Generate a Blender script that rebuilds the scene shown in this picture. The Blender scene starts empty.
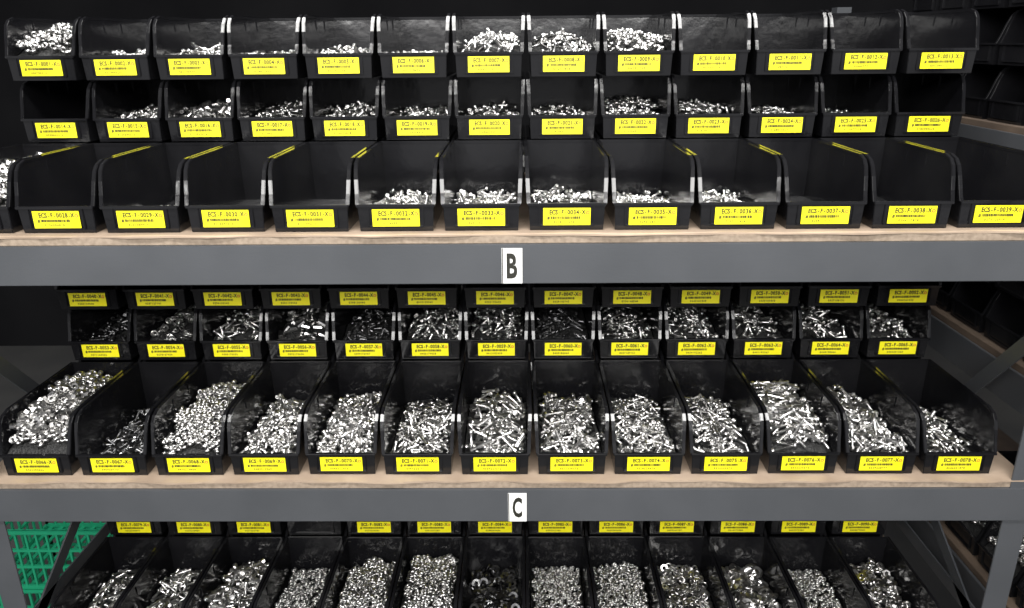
import bpy, bmesh, math, random
import numpy as np
from mathutils import Vector, Matrix
random.seed(4); rng=np.random.default_rng(4)
D=bpy.data; S=bpy.context.scene; COL=S.collection
ZC=0.95
# ---------------------------------------------------------------- materials
def mat(name,col,rough=.5,metal=0,noise=None,bump=None,spec=.5,col2=None,coat=0):
    m=D.materials.new(name); m.use_nodes=True; nt=m.node_tree; b=nt.nodes['Principled BSDF']
    b.inputs['Base Color'].default_value=(*col,1); b.inputs['Roughness'].default_value=rough
    b.inputs['Metallic'].default_value=metal; b.inputs['Specular IOR Level'].default_value=spec
    b.inputs['Coat Weight'].default_value=coat
    g=nt.nodes.new('ShaderNodeNewGeometry')
    if noise:
        n=nt.nodes.new('ShaderNodeTexNoise'); n.inputs['Scale'].default_value=noise; n.inputs['Detail'].default_value=4
        nt.links.new(g.outputs['Position'],n.inputs['Vector'])
        r=nt.nodes.new('ShaderNodeValToRGB'); r.color_ramp.elements[0].color=(*col,1); r.color_ramp.elements[1].color=(*(col2 or col),1)
        r.color_ramp.elements[0].position=.35; r.color_ramp.elements[1].position=.65
        nt.links.new(n.outputs['Fac'],r.inputs['Fac']); nt.links.new(r.outputs['Color'],b.inputs['Base Color'])
    if bump:
        n=nt.nodes.new('ShaderNodeTexNoise'); n.inputs['Scale'].default_value=bump[0]; n.inputs['Detail'].default_value=3
        nt.links.new(g.outputs['Position'],n.inputs['Vector'])
        bp=nt.nodes.new('ShaderNodeBump'); bp.inputs['Strength'].default_value=bump[1]; bp.inputs['Distance'].default_value=bump[2]
        nt.links.new(n.outputs['Fac'],bp.inputs['Height']); nt.links.new(bp.outputs['Normal'],b.inputs['Normal'])
    return m
M_BLACK=mat('black_plastic',(.005,.005,.006),.15,bump=(35,.25,.002),noise=8,col2=(.009,.009,.010))
M_YEL=mat('yellow_card',(.84,.76,.005),.5,noise=30,col2=(.88,.81,.015))
M_INK=mat('black_ink',(.015,.015,.010),.6)
M_RED=mat('red_ink',(.55,.08,.03),.6)
M_STEEL=mat('steel',(.40,.395,.39),.29,metal=1,noise=110,col2=(.84,.83,.815))
M_DARK=mat('blackened_steel',(.08,.08,.085),.32,metal=1,noise=90,col2=(.28,.28,.28))
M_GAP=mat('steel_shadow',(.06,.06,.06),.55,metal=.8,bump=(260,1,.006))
M_GREY=mat('grey_powder_coat',(.056,.060,.066),.38,bump=(300,.15,.001),noise=6,col2=(.068,.072,.079))
M_DECK=mat('particle_board',(.22,.17,.125),.8,noise=120,col2=(.31,.245,.185),bump=(300,.4,.001))
M_CARD=mat('cardboard',(.29,.215,.155),.8,noise=14,col2=(.38,.29,.215),bump=(40,.3,.002))
M_CARD2=mat('dark_cardboard',(.08,.056,.040),.85,noise=14,col2=(.12,.085,.06),bump=(40,.3,.002))
M_WHITE=mat('white_card',(.82,.82,.80),.5)
M_GREEN=mat('green_plastic',(.012,.28,.14),.4)
M_FLOOR=mat('concrete',(.05,.05,.05),.7,noise=3,col2=(.07,.069,.066))
M_WALL=mat('painted_wall',(.006,.006,.007),.85,noise=2,col2=(.010,.010,.011),spec=.1)
M_CEIL=mat('ceiling_paint',(.22,.22,.23),.8,noise=2,col2=(.26,.26,.27))
# ---------------------------------------------------------------- helpers
def addobj(name,me,parent=None,label=None,category=None,group=None,kind=None):
    o=D.objects.new(name,me); COL.objects.link(o)
    if parent: o.parent=parent
    if label:o['label']=label
    if category:o['category']=category
    if group:o['group']=group
    if kind:o['kind']=kind
    return o
def bm_box(bm,x0,x1,y0,y1,z0,z1):
    v=[bm.verts.new(p) for p in [(x0,y0,z0),(x1,y0,z0),(x1,y1,z0),(x0,y1,z0),(x0,y0,z1),(x1,y0,z1),(x1,y1,z1),(x0,y1,z1)]]
    for f in [(0,3,2,1),(4,5,6,7),(0,1,5,4),(1,2,6,5),(2,3,7,6),(3,0,4,7)]: bm.faces.new([v[i] for i in f])
def bm_bar(bm,a,b,w,h):
    a=Vector(a);b=Vector(b);d=(b-a).normalized();up=Vector((1,0,0)) if abs(d.x)<.9 else Vector((0,0,1))
    s=d.cross(up).normalized()*h/2;u=up*w/2
    v=[bm.verts.new(p+q) for p in(a,b) for q in(-s-u,s-u,s+u,-s+u)]
    for f in [(0,1,2,3),(7,6,5,4),(0,4,5,1),(1,5,6,2),(2,6,7,3),(3,7,4,0)]: bm.faces.new([v[i] for i in f])
def finish(bm,name,mats,bevel=None,smooth=False):
    bmesh.ops.recalc_face_normals(bm,faces=bm.faces)
    if bevel:
        es=[e for e in bm.edges if len(e.link_faces)==2 and e.calc_face_angle(0)>.5]
        bmesh.ops.bevel(bm,geom=es,offset=bevel,segments=2,affect='EDGES',clamp_overlap=True)
    me=D.meshes.new(name); bm.to_mesh(me); bm.free()
    for m in mats: me.materials.append(m)
    if smooth:
        for p in me.polygons:p.use_smooth=True
    return me
# ---------------------------------------------------------------- bin mesh
L=.266;H=.1148;LIP=.0445
def xo(z): return .0605+.005*z/H
def bin_mesh():
    bm=bmesh.new()
    prof=[(0,0),(-.002,LIP),(.005,.062),(.012,.084),(.019,.100),(.029,.1095),(.046,H),(L,H),(L-.006,0)]
    t=.0024
    for s in(-1,1):
        o=[bm.verts.new((s*xo(z),y,z)) for y,z in prof]
        i=[bm.verts.new((s*(xo(z)-t),y,z)) for y,z in prof]
        bm.faces.new(o);bm.faces.new(i)
        n=len(prof)
        for k in range(n):bm.faces.new([o[k],o[(k+1)%n],i[(k+1)%n],i[k]])
        path=prof[1:8];prev=None
        for k,(y,z) in enumerate(path):
            a=path[max(k-1,0)];b=path[min(k+1,len(path)-1)]
            dy,dz=b[0]-a[0],b[1]-a[1];l=math.hypot(dy,dz);ny,nz=dz/l,-dy/l
            w=.0065
            y2,z2=y-ny*.0006,z-nz*.0006
            xi=s*(xo(z)-t-.0006);xx=s*(xo(z)+.0034)
            c=[bm.verts.new((xi,y2,z2)),bm.verts.new((xx,y2,z2)),bm.verts.new((xx,y2+ny*w,z2+nz*w)),bm.verts.new((xi,y2+ny*w,z2+nz*w))]
            if prev:
                for q in range(4):bm.faces.new([prev[q],prev[(q+1)%4],c[(q+1)%4],c[q]])
            else:bm.faces.new(c)
            prev=c
        bm.faces.new(prev)
        for ry in(.10,.17):
            bm_box(bm,*sorted((s*(xo(H)-t-.0022),s*(xo(H)-t+.0002))),ry,ry+.003,.086,H-.008)
    w=.0604
    bm_box(bm,-w,w,.001,L-.004,.0012,.0036)
    def slab(y0b,y0t,zb,zt,th):
        vs=[]
        for z,y in((zb,y0b),(zt,y0t)):
            for yy in(y,y+th):
                for x in(-xo(z)+.0005,xo(z)-.0005):vs.append(bm.verts.new((x,yy,z)))
        a=vs
        for f in[(0,1,3,2),(4,6,7,5),(0,4,5,1),(2,3,7,6),(0,2,6,4),(1,5,7,3)]:bm.faces.new([a[i] for i in f])
    slab(0,-.002,.0005,LIP,.0026)
    slab(L-.0085,L-.0025,.0005,H,.0025)
    bm_box(bm,-xo(LIP)-.002,xo(LIP)+.002,-.0055,.0012,LIP-.0035,LIP+.0012)
    bm_box(bm,-xo(H)-.003,xo(H)+.003,L-.0035,L+.0005,H-.006,H+.0006)
    bm_box(bm,-.046,.046,-.0038,.0005,.0070,.0092)
    for s in(-1,1):bm_box(bm,*sorted((s*.0435,s*.046)),-.0040,.0005,.0092,.0405)
    return finish(bm,'storage_bin',[M_BLACK],bevel=.0009)
BIN=bin_mesh()
# ---------------------------------------------------------------- glyphs
def glyph(ch,offset=0):
    c=D.curves.new('g','FONT');c.body=ch;c.size=1;c.resolution_u=3;c.offset=offset
    o=D.objects.new('g',c);COL.objects.link(o);bpy.context.view_layer.update()
    me=D.meshes.new_from_object(o.evaluated_get(bpy.context.evaluated_depsgraph_get()))
    v=np.array([tuple(q.co) for q in me.vertices]) if me.vertices else np.zeros((0,3))
    f=[tuple(p.vertices) for p in me.polygons]
    D.objects.remove(o);D.curves.remove(c);D.meshes.remove(me);return v,f
G={c:glyph(c,.040) for c in 'ECSF-X0123456789#'}
def label_mesh(num):
    V=[];F=[];MI=[]
    def box(x0,x1,z0,z1,y0,y1,m):
        b=len(V);V.extend([(x0,y0,z0),(x1,y0,z0),(x1,y1,z0),(x0,y1,z0),(x0,y0,z1),(x1,y0,z1),(x1,y1,z1),(x0,y1,z1)])
        for f in [(0,3,2,1),(4,5,6,7),(0,1,5,4),(1,2,6,5),(2,3,7,6),(3,0,4,7)]:F.append([b+i for i in f]);MI.append(m)
    def text(s,x,z,h,pitch,y=-.0034,m=1):
        for k,ch in enumerate(s):
            v,f=G[ch]
            if len(v)==0: continue
            b=len(V);cx=(v[:,0].min()+v[:,0].max())/2
            for p in v:V.append((x+k*pitch+(p[0]-cx)*h*1.10,y,z+p[1]*h*1.35))
            for q in f:F.append([b+i for i in q]);MI.append(m)
    box(-.0388,.0388,.0092,.0378,-.0032,-.0026,0)
    text('ECS-F-%04d-X'%num,-.0265,.0272,.0078,.0049)
    text('#',-.030,.0189,.0060,.004)
    r=random.Random(num);x=-.026
    while x<.022:
        w=r.choice([.0009,.0014,.0022]);box(x,x+w,.0194,.0239,-.0036,-.0032,1);x+=w+r.choice([.0006,.001])
    text('%04d%04d%02d'%(num*7%9999,num*31%9999,num%97),-.020,.0124,.0042,.0034)
    a=[(.0340+.0030*math.cos(t),-.0035,.0299+.0030*math.sin(t)) for t in np.linspace(0,2*math.pi,12,endpoint=False)]
    i=[(.0340+.0016*math.cos(t),-.0035,.0299+.0016*math.sin(t)) for t in np.linspace(0,2*math.pi,12,endpoint=False)]
    b=len(V);V.extend(a+i)
    for k in range(12):F.append([b+k,b+(k+1)%12,b+12+(k+1)%12,b+12+k]);MI.append(2)
    me=D.meshes.new('label_card');me.from_pydata(V,[],F)
    for m in(M_YEL,M_INK,M_RED):me.materials.append(m)
    me.polygons.foreach_set('material_index',MI);me.update();return me
# ---------------------------------------------------------------- fastener templates
def lathe(prof,n,cap=True):
    V=[];F=[]
    for x,r in prof:
        for k in range(n):
            a=2*math.pi*(k+.5)/n;V.append((x,r*math.cos(a),r*math.sin(a)))
    m=len(prof)
    for j in range(m-1):
        for k in range(n):F.append([j*n+k,j*n+(k+1)%n,(j+1)*n+(k+1)%n,(j+1)*n+k])
    F.append(list(range(n))[::-1]);F.append([(m-1)*n+k for k in range(n)])
    return np.array(V),F
def T_screw(l,detail):
    r=.0027;h=.0050;p=[(-l/2,r*.75)]
    x=-l/2+.0006
    if detail:
        while x<l/2-h-.001:
            p+= [(x,r),(x+.0007,r*.84)];x+=.0014
    else:p.append((x,r))
    p+=[(l/2-h,r),(l/2-h,.0047),(l/2-.0004,.0047),(l/2,.0042),(l/2,.0025),(l/2-.002,.0024)]
    return lathe(p,8)
def T_hexring(ro,ri,h,no=6,ni=6):
    V=[];F=[]
    n=12
    def rad(a):
        if no==6:
            q=(a%(math.pi/3))-math.pi/6;return ro*math.cos(math.pi/6)/math.cos(q)
        return ro
    for z in(-h/2,h/2):
        for R in(0,1):
            for k in range(n):
                a=2*math.pi*k/n;r=ri if R else rad(a)
                V.append((r*math.cos(a),r*math.sin(a),z))
    for k in range(n):
        j=(k+1)%n
        F+=[[k,j,2*n+j,2*n+k],[n+j,n+k,3*n+k,3*n+j],[2*n+k,2*n+j,3*n+j,3*n+k],[j,k,n+k,n+j]]
    return np.array(V),F
def T_standoff(l):
    v,f=T_hexring(.0042,.002,l);v=v[:,[2,0,1]];return v,f
KIND={}
for nm,l in(('long_screw',.038),('machine_screw',.027),('short_screw',.018)):
    KIND[nm]=dict(lo=T_screw(l,False),hi=T_screw(l,True),l=l,r=.0036,rod=True)
KIND['hex_nut']=dict(lo=T_hexring(.0062,.0031,.0050),l=.011,r=.0025,rod=False)
KIND['washer']=dict(lo=T_hexring(.0085,.0042,.0016,no=24),l=.015,r=.0009,rod=False)
KIND['hex_standoff']=dict(lo=T_standoff(.018),l=.018,r=.0040,rod=True)
for k in KIND.values():k.setdefault('hi',k['lo'])
ITEMS={}
MOUNDS={}
def fill(world,kind,fillh,n,size=1.0,dark=False,yc=.15,sy=.14,xc=0,dy=(.004,L-.012)):
    K=KIND[kind];cell=.004;nx,ny=30,63
    X=(np.arange(nx)+.5)*cell-.06;Y=(np.arange(ny)+.5)*cell+.003
    gx,gy=np.meshgrid(X,Y,indexing='ij')
    base=.0045+max(fillh-.012,0)*np.exp(-(np.abs(gy-yc)/sy)**3)*(1-.22*((gx-xc)/.06)**2)
    bl=rng.random((5,9));bx=np.clip((gx+.06)/.03,0,3.99);by=np.clip(gy/.037,0,7.99);i0=bx.astype(int);j0=by.astype(int);fx=bx-i0;fy=by-j0
    lump=(bl[i0,j0]*(1-fx)*(1-fy)+bl[i0+1,j0]*fx*(1-fy)+bl[i0,j0+1]*(1-fx)*fy+bl[i0+1,j0+1]*fx*fy)-.5
    base+= (0 if fillh<.014 else .002)*rng.random((nx,ny))+lump*min(.014,fillh*.22)
    base=np.maximum(base,.0045)
    base=np.minimum(base,np.where(gy<.03,LIP-.010+gy*1.2,.098))
    h=base.copy()
    if fillh>.014:MOUNDS.setdefault((kind,dark),[]).append((world,X,Y,base))
    hw=.0575
    def H_(x,y):
        return h[min(max(int((x+.06)/cell),0),nx-1),min(max(int((y-.003)/cell),0),ny-1)]
    lst=ITEMS.setdefault((kind,dark),[])
    l=K['l']*size;r=K['r']*size
    for q in range(n):
        for _ in range(40):
            x=rng.uniform(-.057,.057) if fillh>.014 else rng.normal(xc,.025)
            y=rng.normal(yc,sy*.6) if fillh<.03 else rng.uniform(*dy)
            ph=rng.uniform(0,2*math.pi);dx,dyy=math.cos(ph)*l/2,math.sin(ph)*l/2
            if K['rod']: ok=abs(x)+abs(dx)<hw and dy[0]<y-abs(dyy) and y+abs(dyy)<dy[1]
            else: ok=abs(x)<hw-l/2 and dy[0]+l/2<y<dy[1]-l/2
            if ok:break
        else:continue
        if K['rod']:
            h1,h2,hm=H_(x-dx,y-dyy),H_(x+dx,y+dyy),H_(x,y)
            if rng.random()<.15: h2+=l*rng.uniform(.2,.5)
            mid=max((h1+h2)/2,hm); z1=mid+(h1-h2)/2;z2=mid+(h2-h1)/2
            d=Vector((2*dx,2*dyy,z2-z1)).normalized()
            rot=Vector((1,0,0)).rotation_difference(d).to_matrix()@Matrix.Rotation(rng.uniform(0,6.28),3,'X')
            z=mid+r*.8
            for t in np.linspace(-.5,.5,7):
                a=min(max(int((x+2*dx*t+.06)/cell),0),nx-1);b=min(max(int((y+2*dyy*t-.003)/cell),0),ny-1)
                h[a,b]=max(h[a,b],min(mid+(z2-z1)*t,mid+.01)+r*.9)
        else:
            R=l/2;a0=int((x-R*.7+.06)/cell);a1=int((x+R*.7+.06)/cell)+1;b0=int((y-R*.7-.003)/cell);b1=int((y+R*.7-.003)/cell)+1
            a0=max(a0,0);b0=max(b0,0);sub=h[a0:a1,b0:b1]
            zm=sub.mean()*.6+sub.max()*.4
            tilt=rng.normal(0,.35) if rng.random()<.8 else rng.uniform(.8,1.5)
            rot=Matrix.Rotation(ph,3,'Z')@Matrix.Rotation(tilt,3,'X')@Matrix.Rotation(rng.uniform(0,6.28),3,'Z')
            z=zm+r+abs(math.sin(tilt))*R*.6
            h[a0:a1,b0:b1]=np.maximum(sub,zm+r*1.4)
        if z>LIP+.004+max(y,0)*1.6+.008: continue
        M=world@(Matrix.Translation((x,y,z))@rot.to_4x4()@Matrix.Scale(size,4))
        lst.append((M,q/n))
# ---------------------------------------------------------------- camera
cp=(0.0582,-1.2348,0.7578);pa,pb,pc=0.3315,0.0130,-0.0088;FP=765.
def Rm(a,b,c):
    ca,sa=np.cos(a),np.sin(a);cb,sb=np.cos(b),np.sin(b);cc,sc=np.cos(c),np.sin(c)
    M=np.array([[1,0,0],[0,0,-1],[0,1,0]],float)
    return np.array([[cc,-sc,0],[sc,cc,0],[0,0,1]])@np.array([[1,0,0],[0,ca,-sa],[0,sa,ca]])@M@np.array([[cb,sb,0],[-sb,cb,0],[0,0,1]])
Rc=Rm(pa,pb,pc)
cam=D.cameras.new('camera');co=D.objects.new('camera',cam);COL.objects.link(co);S.camera=co
cam.sensor_width=36;cam.lens=FP/1024*36;cam.clip_start=.02
mw=Matrix.Identity(4)
for i in range(3):
    mw[i][0]=Rc[0][i];mw[i][1]=-Rc[1][i];mw[i][2]=-Rc[2][i]
mw.translation=Vector((cp[0],cp[1],cp[2]+ZC+.0015));co.matrix_world=mw
LB,LD,YB,T1,T2=.4622,.4434,.2722,.1164,.1156
FIT={'Bf':(-.8499,.14049),'B1':(-.8423,.14014),'B2':(-.8472,.14094),'Cf':(-.8399,.14125),'C1':(-.8419,.14112),'C2':(-.8474,.14185),'D1':(-.8448,.13988)}
FIT['D0']=FIT['D1'];FIT['Df']=FIT['D1']
# ---------------------------------------------------------------- bins
ZR={'B':LB,'C':0.,'D':-LD}
E=None
CONT={
'Bf':[('hex_nut',.080,420,1.15,0),E,('short_screw',.012,14,.9,0),E,E,('machine_screw',.021,100,.85,0),('machine_screw',.019,105,.85,0),('machine_screw',.021,100,.85,0),('machine_screw',.018,75,.85,0),('machine_screw',.019,85,.85,0),E,E,E],
'B1':[E,('machine_screw',.050,120,.85,0),('hex_standoff',.057,180,1.0,0),('long_screw',.054,110,.8,0),('machine_screw',.050,120,.85,0),('machine_screw',.045,115,.85,0),('machine_screw',.045,115,.85,0),('machine_screw',.045,115,.85,0),('hex_nut',.058,260,.9,0),('machine_screw',.052,130,.85,0),('short_screw',.043,90,.9,0),('short_screw',.036,60,.9,0),E],
'B2':[('hex_nut',.090,300,1.0,0),('short_screw',.050,120,.9,0),('long_screw',.049,95,.8,0),('machine_screw',.045,100,.85,0),('machine_screw',.052,115,.85,0),('short_screw',.045,120,.9,0),('long_screw',.072,120,.85,0),('long_screw',.070,120,.85,0),('hex_nut',.076,250,.9,0),E,E,E,E],
'C1':[('machine_screw',.045,90,.9,1),('washer',.052,120,1.0,0),('long_screw',.052,100,.85,0),('hex_standoff',.056,130,1.0,0),('machine_screw',.050,110,.9,1),('machine_screw',.052,120,.9,0),('machine_screw',.052,120,.9,0),('machine_screw',.052,120,.9,1),('long_screw',.052,100,.85,0),('machine_screw',.056,140,.9,0),('machine_screw',.048,100,.9,0),('long_screw',.053,100,.85,0),('short_screw',.048,130,.9,0)],
'C2':[E]*13,'B0':[E]*13,'C0':[E]*13,'D0':[E]*13,'D1':[E]*13,
'Cf':[('hex_nut',.090,540,1.2,0),('machine_screw',.024,140,.9,1),('hex_nut',.070,720,.9,0),('short_screw',.040,380,.95,0),('short_screw',.042,400,1.05,0),('long_screw',.036,200,.9,0),('long_screw',.048,190,1.1,0),('long_screw',.044,190,1.05,0),('machine_screw',.038,260,.9,0),('machine_screw',.040,240,1.0,0),('long_screw',.074,200,1.1,0),('long_screw',.050,180,1.05,0),('machine_screw',.025,160,.9,0)],
'Df':[('long_screw',.042,130,.9,0),('long_screw',.047,130,.9,0),('long_screw',.066,120,1.3,0),('hex_nut',.040,480,.8,0),('hex_nut',.062,460,1.0,0),('hex_nut',.076,520,1.0,0),('washer',.050,180,1.2,1),('hex_nut',.052,560,.78,0),('hex_nut',.056,560,.78,0),('washer',.056,240,1.0,0),('washer',.052,130,1.6,0),('hex_nut',.040,460,.85,0),('hex_nut',.052,210,1.4,0)],
}
NAMEK={'long_screw':'long steel screws','machine_screw':'steel machine screws','short_screw':'short steel screws','hex_nut':'steel hex nuts','washer':'flat steel washers','hex_standoff':'small hex standoffs'}
num=1
nobase={('D1',3)}
for row in('B2','B1','B0','Bf','C2','C1','C0','Cf','D1','D0','Df'):
    z=ZR[row[0]];y=0
    if row[1] in'012':y=YB
    if row[1]=='1':z+=T1
    if row[1]=='2':z+=T1+T2
    a,b=FIT.get(row,FIT.get(row[0]+'1'))
    for i in range(13):
        hidden=row[1]=='0'
        c=CONT[row][i]
        tier={'f':'on the shelf front','1':'in the middle tier','2':'in the top tier','0':'under other bins'}[row[1]]
        cont=('holding '+('blackened screws' if c[4] else NAMEK[c[0]])) if c else 'standing empty'
        if row in('C2','D1','C0','D0','B0'):cont='packed with others'
        o=addobj('storage_bin',BIN,label='black plastic bin %s, %s'%(cont,tier),category='storage bin',group='black storage bins on the shelving rack')
        o.location=(a+b*i+random.uniform(-.0004,.0004),y+(random.uniform(0,.003) if row[1]=='f' else 0),z+ZC)
        if not hidden and (row,i) not in nobase:
            addobj('label_card',label_mesh(num),parent=o,label='yellow printed part label');num+=1
        if c:
            W=Matrix.Translation(o.location)
            k=dict(yc=.13,sy=.16) if row=='Cf' else dict(yc=.15,sy=.16)
            if row=='Bf' and c[1]<.04:k=dict(yc=.17,sy=.08,dy=(.04,L-.014))
            if row in('B1','B2') :k=dict(yc=.13,sy=.14)
            fill(W,c[0],c[1],int(c[2]*1.15),c[3],bool(c[4]),**k)
# neighbour rack bins (face -X)
for z,ys in((.585,(.16,.30,.44,.58,.72,.86,1.0)),(.585+.1156,(.16,.30,.44,.58,.72,.86,1.0)),(.585+.2312,(.30,.44,.58,.72,.86)),(.13,(.16,.30,.44,.58,.72,.86)),(.13+.1156,(.16,.30,.44,.58,.72,.86)),(-.36,(-.12,.02,.16,.30,.44))):
    for yy in ys:
        o=addobj('storage_bin',BIN,label='black plastic bin on the adjoining rack',category='storage bin',group='black storage bins on the adjoining rack')
        o.location=(1.085,yy,z+ZC);o.rotation_euler=(0,0,-math.pi/2)
        if z<0:
            W=Matrix.Translation(o.location)@Matrix.Rotation(-math.pi/2,4,'Z')
            fill(W,'hex_nut',.085,260,1.3,False,yc=.1,sy=.15)
# ---------------------------------------------------------------- build fasteners
LAB={'long_screw':('long shiny steel socket head screw in a bin','screw'),'machine_screw':('steel socket head machine screw in a bin','screw'),'short_screw':('short steel socket head screw in a bin','screw'),'hex_nut':('shiny steel hex nut in a black bin','nut'),'washer':('flat round steel washer in a black bin','washer'),'hex_standoff':('small steel hexagonal standoff in a bin','standoff')}
camv=Vector(co.location)
for(kind,dark),lst in ITEMS.items():
    K=KIND[kind];mt=M_DARK if dark else M_STEEL
    nm=('blackened_' if dark else '')+kind
    lst.sort(key=lambda e:-(e[0].to_scale()[0]/(e[0].translation-camv).length+(.6 if e[1]>.7 else 0)))
    hv,hf=K['hi'];hme=D.meshes.new(nm);hme.from_pydata([tuple(v) for v in hv],[],hf);hme.materials.append(mt)
    for M,_ in lst[:300]:
        o=addobj(nm,hme,label=LAB[kind][0] if not dark else LAB[kind][0].replace('shiny ','').replace('steel','blackened steel'),category=LAB[kind][1],group='loose %s in bins'%NAMEK[kind].replace('steel','blackened steel' if dark else 'steel'))
        o.matrix_world=M
    rest=lst[300:]
    if rest:
        v,f=K['lo'];nv=len(v)
        A=np.array([np.array(M) for M,_ in rest])
        vv=(np.einsum('nij,vj->nvi',A[:,:3,:3],v)+A[:,None,:3,3]).reshape(-1,3)
        tot=np.array([len(q) for q in f]);lp=np.concatenate([np.array(q) for q in f])
        N=len(rest);loops=(lp[None,:]+(np.arange(N)*nv)[:,None]).ravel();tots=np.tile(tot,N)
        mi=[0]*len(tots)
        V=[];F=[];base0=len(vv)
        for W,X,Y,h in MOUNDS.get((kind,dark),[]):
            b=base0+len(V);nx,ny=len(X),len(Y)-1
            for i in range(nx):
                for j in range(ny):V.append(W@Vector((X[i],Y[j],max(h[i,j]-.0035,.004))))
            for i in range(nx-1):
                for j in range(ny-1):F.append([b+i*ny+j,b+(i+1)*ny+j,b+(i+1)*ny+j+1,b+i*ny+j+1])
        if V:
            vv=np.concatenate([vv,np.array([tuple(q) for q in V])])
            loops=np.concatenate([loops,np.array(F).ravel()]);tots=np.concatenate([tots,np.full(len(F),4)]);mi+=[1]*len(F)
        me=D.meshes.new(nm+'_pile');me.vertices.add(len(vv));me.vertices.foreach_set('co',vv.ravel())
        me.loops.add(len(loops));me.loops.foreach_set('vertex_index',loops)
        me.polygons.add(len(tots));st=np.concatenate([[0],np.cumsum(tots)[:-1]])
        me.polygons.foreach_set('loop_start',st);me.polygons.foreach_set('loop_total',tots)
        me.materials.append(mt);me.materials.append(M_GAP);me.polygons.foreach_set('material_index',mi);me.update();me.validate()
        addobj(nm+'_pile',me,label='loose %s heaped inside the black bins'%NAMEK[kind].replace('steel','blackened steel' if dark else 'steel'),category=LAB[kind][1]+' pile',kind='stuff')
# ---------------------------------------------------------------- rack
XL,XR=-.960,.990
rack=addobj('shelving_rack',None,label='grey steel boltless shelving rack with three shelves of bins',category='shelving rack')
def beam_mesh(x0,x1,zt,zb,yf,dirn=1):
    bm=bmesh.new()
    p=[(yf,zt),(yf+dirn*.035,zt),(yf+dirn*.035,zt-.003),(yf+dirn*.004,zt-.003),(yf+dirn*.004,zb+.003),(yf+dirn*.016,zb+.003),(yf+dirn*.016,zb),(yf,zb)]
    a=[bm.verts.new((x0,y,z)) for y,z in p];b=[bm.verts.new((x1,y,z)) for y,z in p]
    bm.faces.new(a);bm.faces.new(b[::-1])
    for k in range(8):bm.faces.new([a[k],b[k],b[(k+1)%8],a[(k+1)%8]])
    return finish(bm,'beam',[M_GREY],bevel=.0010)
def post_mesh(x0,x1,yf,d,sx,z1):
    bm=bmesh.new()
    bm_box(bm,x0,x1,*sorted((yf,yf+d*.003)),0,z1)
    xs=x0 if sx<0 else x1-.003
    bm_box(bm,xs,xs+.003,*sorted((yf+d*.0031,yf+d*.045)),0,z1)
    return finish(bm,'upright_post',[M_GREY])
ZT={'B':LB,'C':0,'D':-LD}
YF=-.024
for x0,x1,sx in((XL,XL+.045,-1),(XR-.045,XR,1)):
    addobj('upright_post',post_mesh(x0,x1,YF+.004,1,sx,1.95),parent=rack)
    addobj('upright_post',post_mesh(x0,x1,.60,-1,sx,1.70),parent=rack)
    xx=x0+.004 if sx<0 else x1-.008
    for(ya,za),(yb,zb) in(((.01,.30),(.50,-.26)),((.01,-.40),(.55,-.08)),((.0,-.36),(.57,-.36)),((.0,.36),(.57,.36))):
        bm=bmesh.new();bm_bar(bm,(xx,ya,za+ZC),(xx,yb,zb+ZC),.004,.030)
        addobj('side_brace',finish(bm,'side_brace',[M_GREY]),parent=rack)
def sign_mesh(ch,w,h):
    v,f=glyph(ch,.035)
    V=[(-w/2,0,0),(w/2,0,0),(w/2,0,h),(-w/2,0,h),(-w/2,.0008,0),(w/2,.0008,0),(w/2,.0008,h),(-w/2,.0008,h)]
    F=[[0,1,2,3],[7,6,5,4],[0,4,5,1],[1,5,6,2],[2,6,7,3],[3,7,4,0]];MI=[0]*6
    mn,mx=v.min(0),v.max(0);b=8;th=h*.72;tw=w*.52
    for p in v:V.append((((p[0]-mn[0])/(mx[0]-mn[0])-.5)*tw,-.0005,h*.14+(p[1]-mn[1])/(mx[1]-mn[1])*th))
    for q in f:F.append([b+i for i in q]);MI.append(1)
    b=len(V);V+=[(-w/2+.0006,-.0004,0),(-w/2+.0022,-.0004,0),(-w/2+.0022,-.0004,h),(-w/2+.0006,-.0004,h)];F.append([b,b+1,b+2,b+3]);MI.append(1)
    me=D.meshes.new('letter_sign');me.from_pydata(V,[],F);me.materials.append(M_WHITE);me.materials.append(M_INK)
    me.polygons.foreach_set('material_index',MI);me.update();return me
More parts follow.
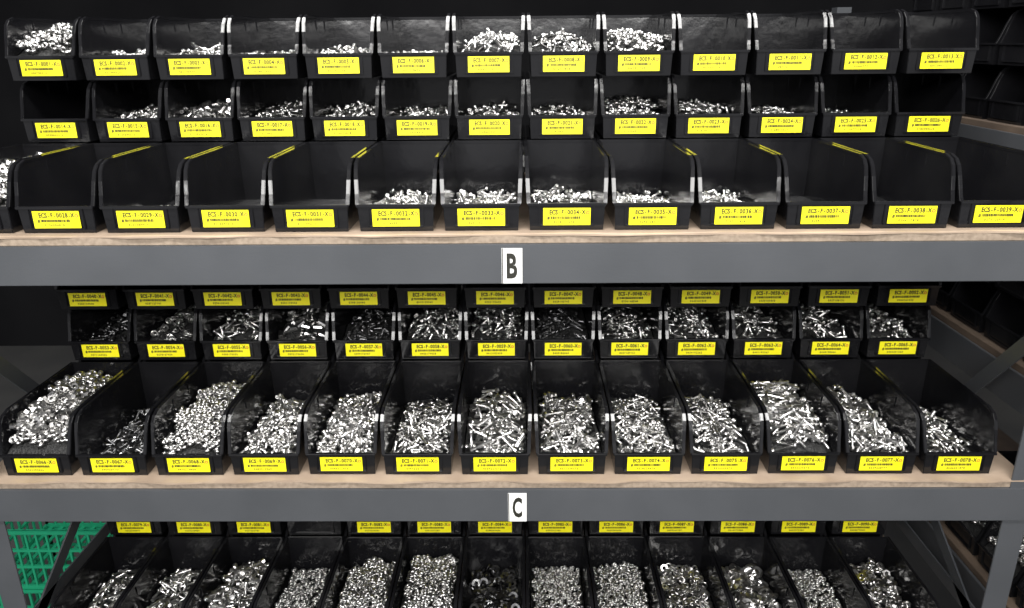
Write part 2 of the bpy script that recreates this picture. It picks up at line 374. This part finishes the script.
for s in'BCD':
    zt=ZT[s]+ZC-.017
    bmo=addobj('beam',beam_mesh(XL+.002,XR-.002,zt,zt-.067,YF),parent=rack)
    addobj('beam',beam_mesh(XL+.002,XR-.002,zt,zt-.067,.604,-1),parent=rack)
    if s in'BC':
        sg=addobj('letter_sign',sign_mesh(s,.034,.060),parent=bmo,label='white card with black letter '+s)
        sg.location=({'B':.043,'C':.049}[s],YF-.0014,zt-.066)
    bm=bmesh.new();bm_box(bm,XL+.006,XR-.006,YF+.006,.598,ZT[s]+ZC-.0168,ZT[s]+ZC-.0040)
    addobj('shelf_board',finish(bm,'shelf_board',[M_DECK],bevel=.001),parent=rack)
    nx=160;bm=bmesh.new();g=[]
    for i in range(nx+1):
        x=XL+.012+(XR-XL-.024)*i/nx
        w=.0030*math.sin(i*.21+ord(s))+.0018*math.sin(i*.57)+random.uniform(-.0006,.0006)
        dz=-.0006+.0008*math.sin(i*.33+ord(s))
        g.append([bm.verts.new(p) for p in((x,YF+.003+w,ZT[s]+ZC-.0038),(x,YF+.003+w,ZT[s]+ZC-.0004+dz),(x,.0,ZT[s]+ZC-.0003),(x,.59,ZT[s]+ZC-.0003),(x,.59,ZT[s]+ZC-.0038))])
    for i in range(nx):
        for k in range(5):bm.faces.new([g[i][k],g[i+1][k],g[i+1][(k+1)%5],g[i][(k+1)%5]])
    bm.faces.new(g[0]);bm.faces.new(g[-1])
    addobj('cardboard_sheet',finish(bm,'cardboard_sheet',[M_CARD]),label='thin brown cardboard liner lying on the shelf board',category='cardboard',group='cardboard liners on the shelves')
# neighbour rack
nr=addobj('shelving_rack',None,label='grey steel adjoining rack with black bins',category='shelving rack')
for z in(.585,.13,-.36):
    bm=bmesh.new();bm_box(bm,1.065,1.50,-.35,1.35,z+ZC-.016,z+ZC)
    addobj('shelf_board',finish(bm,'shelf_board',[M_CARD2],bevel=.001),parent=nr)
    bm=bmesh.new();bm_box(bm,1.055,1.062,-.35,1.35,z+ZC-.085,z+ZC-.012);bm_box(bm,1.062,1.09,-.35,1.35,z+ZC-.020,z+ZC-.0165)
    addobj('beam',finish(bm,'beam',[M_GREY],bevel=.001),parent=nr)
for y in(-.395,1.35):
    for x in(1.055,1.46):
        bm=bmesh.new();bm_box(bm,x,x+.045,y,y+.003,0,1.8);bm_box(bm,x,x+.003,y+.003,y+.045,0,1.8)
        addobj('upright_post',finish(bm,'upright_post',[M_GREY]),parent=nr)
# green crate
bm=bmesh.new();w,d,h=.42,.30,.20
for zz,t in((0,.012),(h*.36,.008),(h*.64,.008),(h-.014,.014)):
    bm_box(bm,-w/2-.004,w/2+.004,-d/2-.004,-d/2+.004,zz,zz+t);bm_box(bm,-w/2-.004,w/2+.004,d/2-.004,d/2+.004,zz,zz+t)
    bm_box(bm,-w/2-.004,-w/2+.004,-d/2,d/2,zz,zz+t);bm_box(bm,w/2-.004,w/2+.004,-d/2,d/2,zz,zz+t)
for k in range(15):
    x=-w/2+w*k/14
    for y in(-d/2,d/2):bm_box(bm,x-.003,x+.003,y-.003,y+.003,0,h)
for k in range(11):
    y=-d/2+d*k/10
    for x in(-w/2,w/2):bm_box(bm,x-.003,x+.003,y-.003,y+.003,0,h)
for k in range(12):
    x=-w/2+w*(k+.5)/12;bm_box(bm,x-.006,x+.006,-d/2,d/2,0,.004)
bm_box(bm,-w/2-.012,w/2+.012,-d/2-.012,-d/2,h-.004,h);bm_box(bm,-w/2-.012,w/2+.012,d/2,d/2+.012,h-.004,h)
CR=finish(bm,'plastic_crate',[M_GREEN])
for k in range(2):
    o=addobj('plastic_crate',CR,label='green ventilated plastic crate stacked beside the rack',category='crate',group='green crates beside the rack')
    o.location=(-1.30,.75,.002+.202*k) 
# ---------------------------------------------------------------- room
def plane(name,p,m):
    me=D.meshes.new(name);me.from_pydata(p,[],[[0,1,2,3]]);me.materials.append(m);return addobj(name,me,kind='structure')
plane('floor',[(-4,-4,0),(4,-4,0),(4,3,0),(-4,3,0)],M_FLOOR)
plane('wall_back',[(-4,3,0),(4,3,0),(4,3,3.4),(-4,3,3.4)],M_WALL)
plane('ceiling',[(-4,-4,3.4),(-4,3,3.4),(4,3,3.4),(4,-4,3.4)],M_CEIL)
# ---------------------------------------------------------------- lights
def area(loc,sx,sy,p,rot=(0,0,0),col=(1,.985,.96)):
    l=D.lights.new('ceiling_or_fill_lamp','AREA');l.shape='RECTANGLE';l.size=sx;l.size_y=sy;l.energy=p;l.color=col
    o=D.objects.new('ceiling_or_fill_lamp',l);COL.objects.link(o);o.location=loc;o.rotation_euler=rot
area((.05,-.9,3.0),2.6,.3,76)
area((.05,.35,2.9),2.0,.2,38)
area((-.2,-2.8,2.7),3.2,.9,165,(.85,0,0))  # no ceiling fixture: added front fill, tilted low to brighten the stacked tiers
w=D.worlds.new('world');S.world=w;w.use_nodes=True
w.node_tree.nodes['Background'].inputs[0].default_value=(.87,.87,.9,1);w.node_tree.nodes['Background'].inputs[1].default_value=.55
S.view_settings.view_transform='Standard'
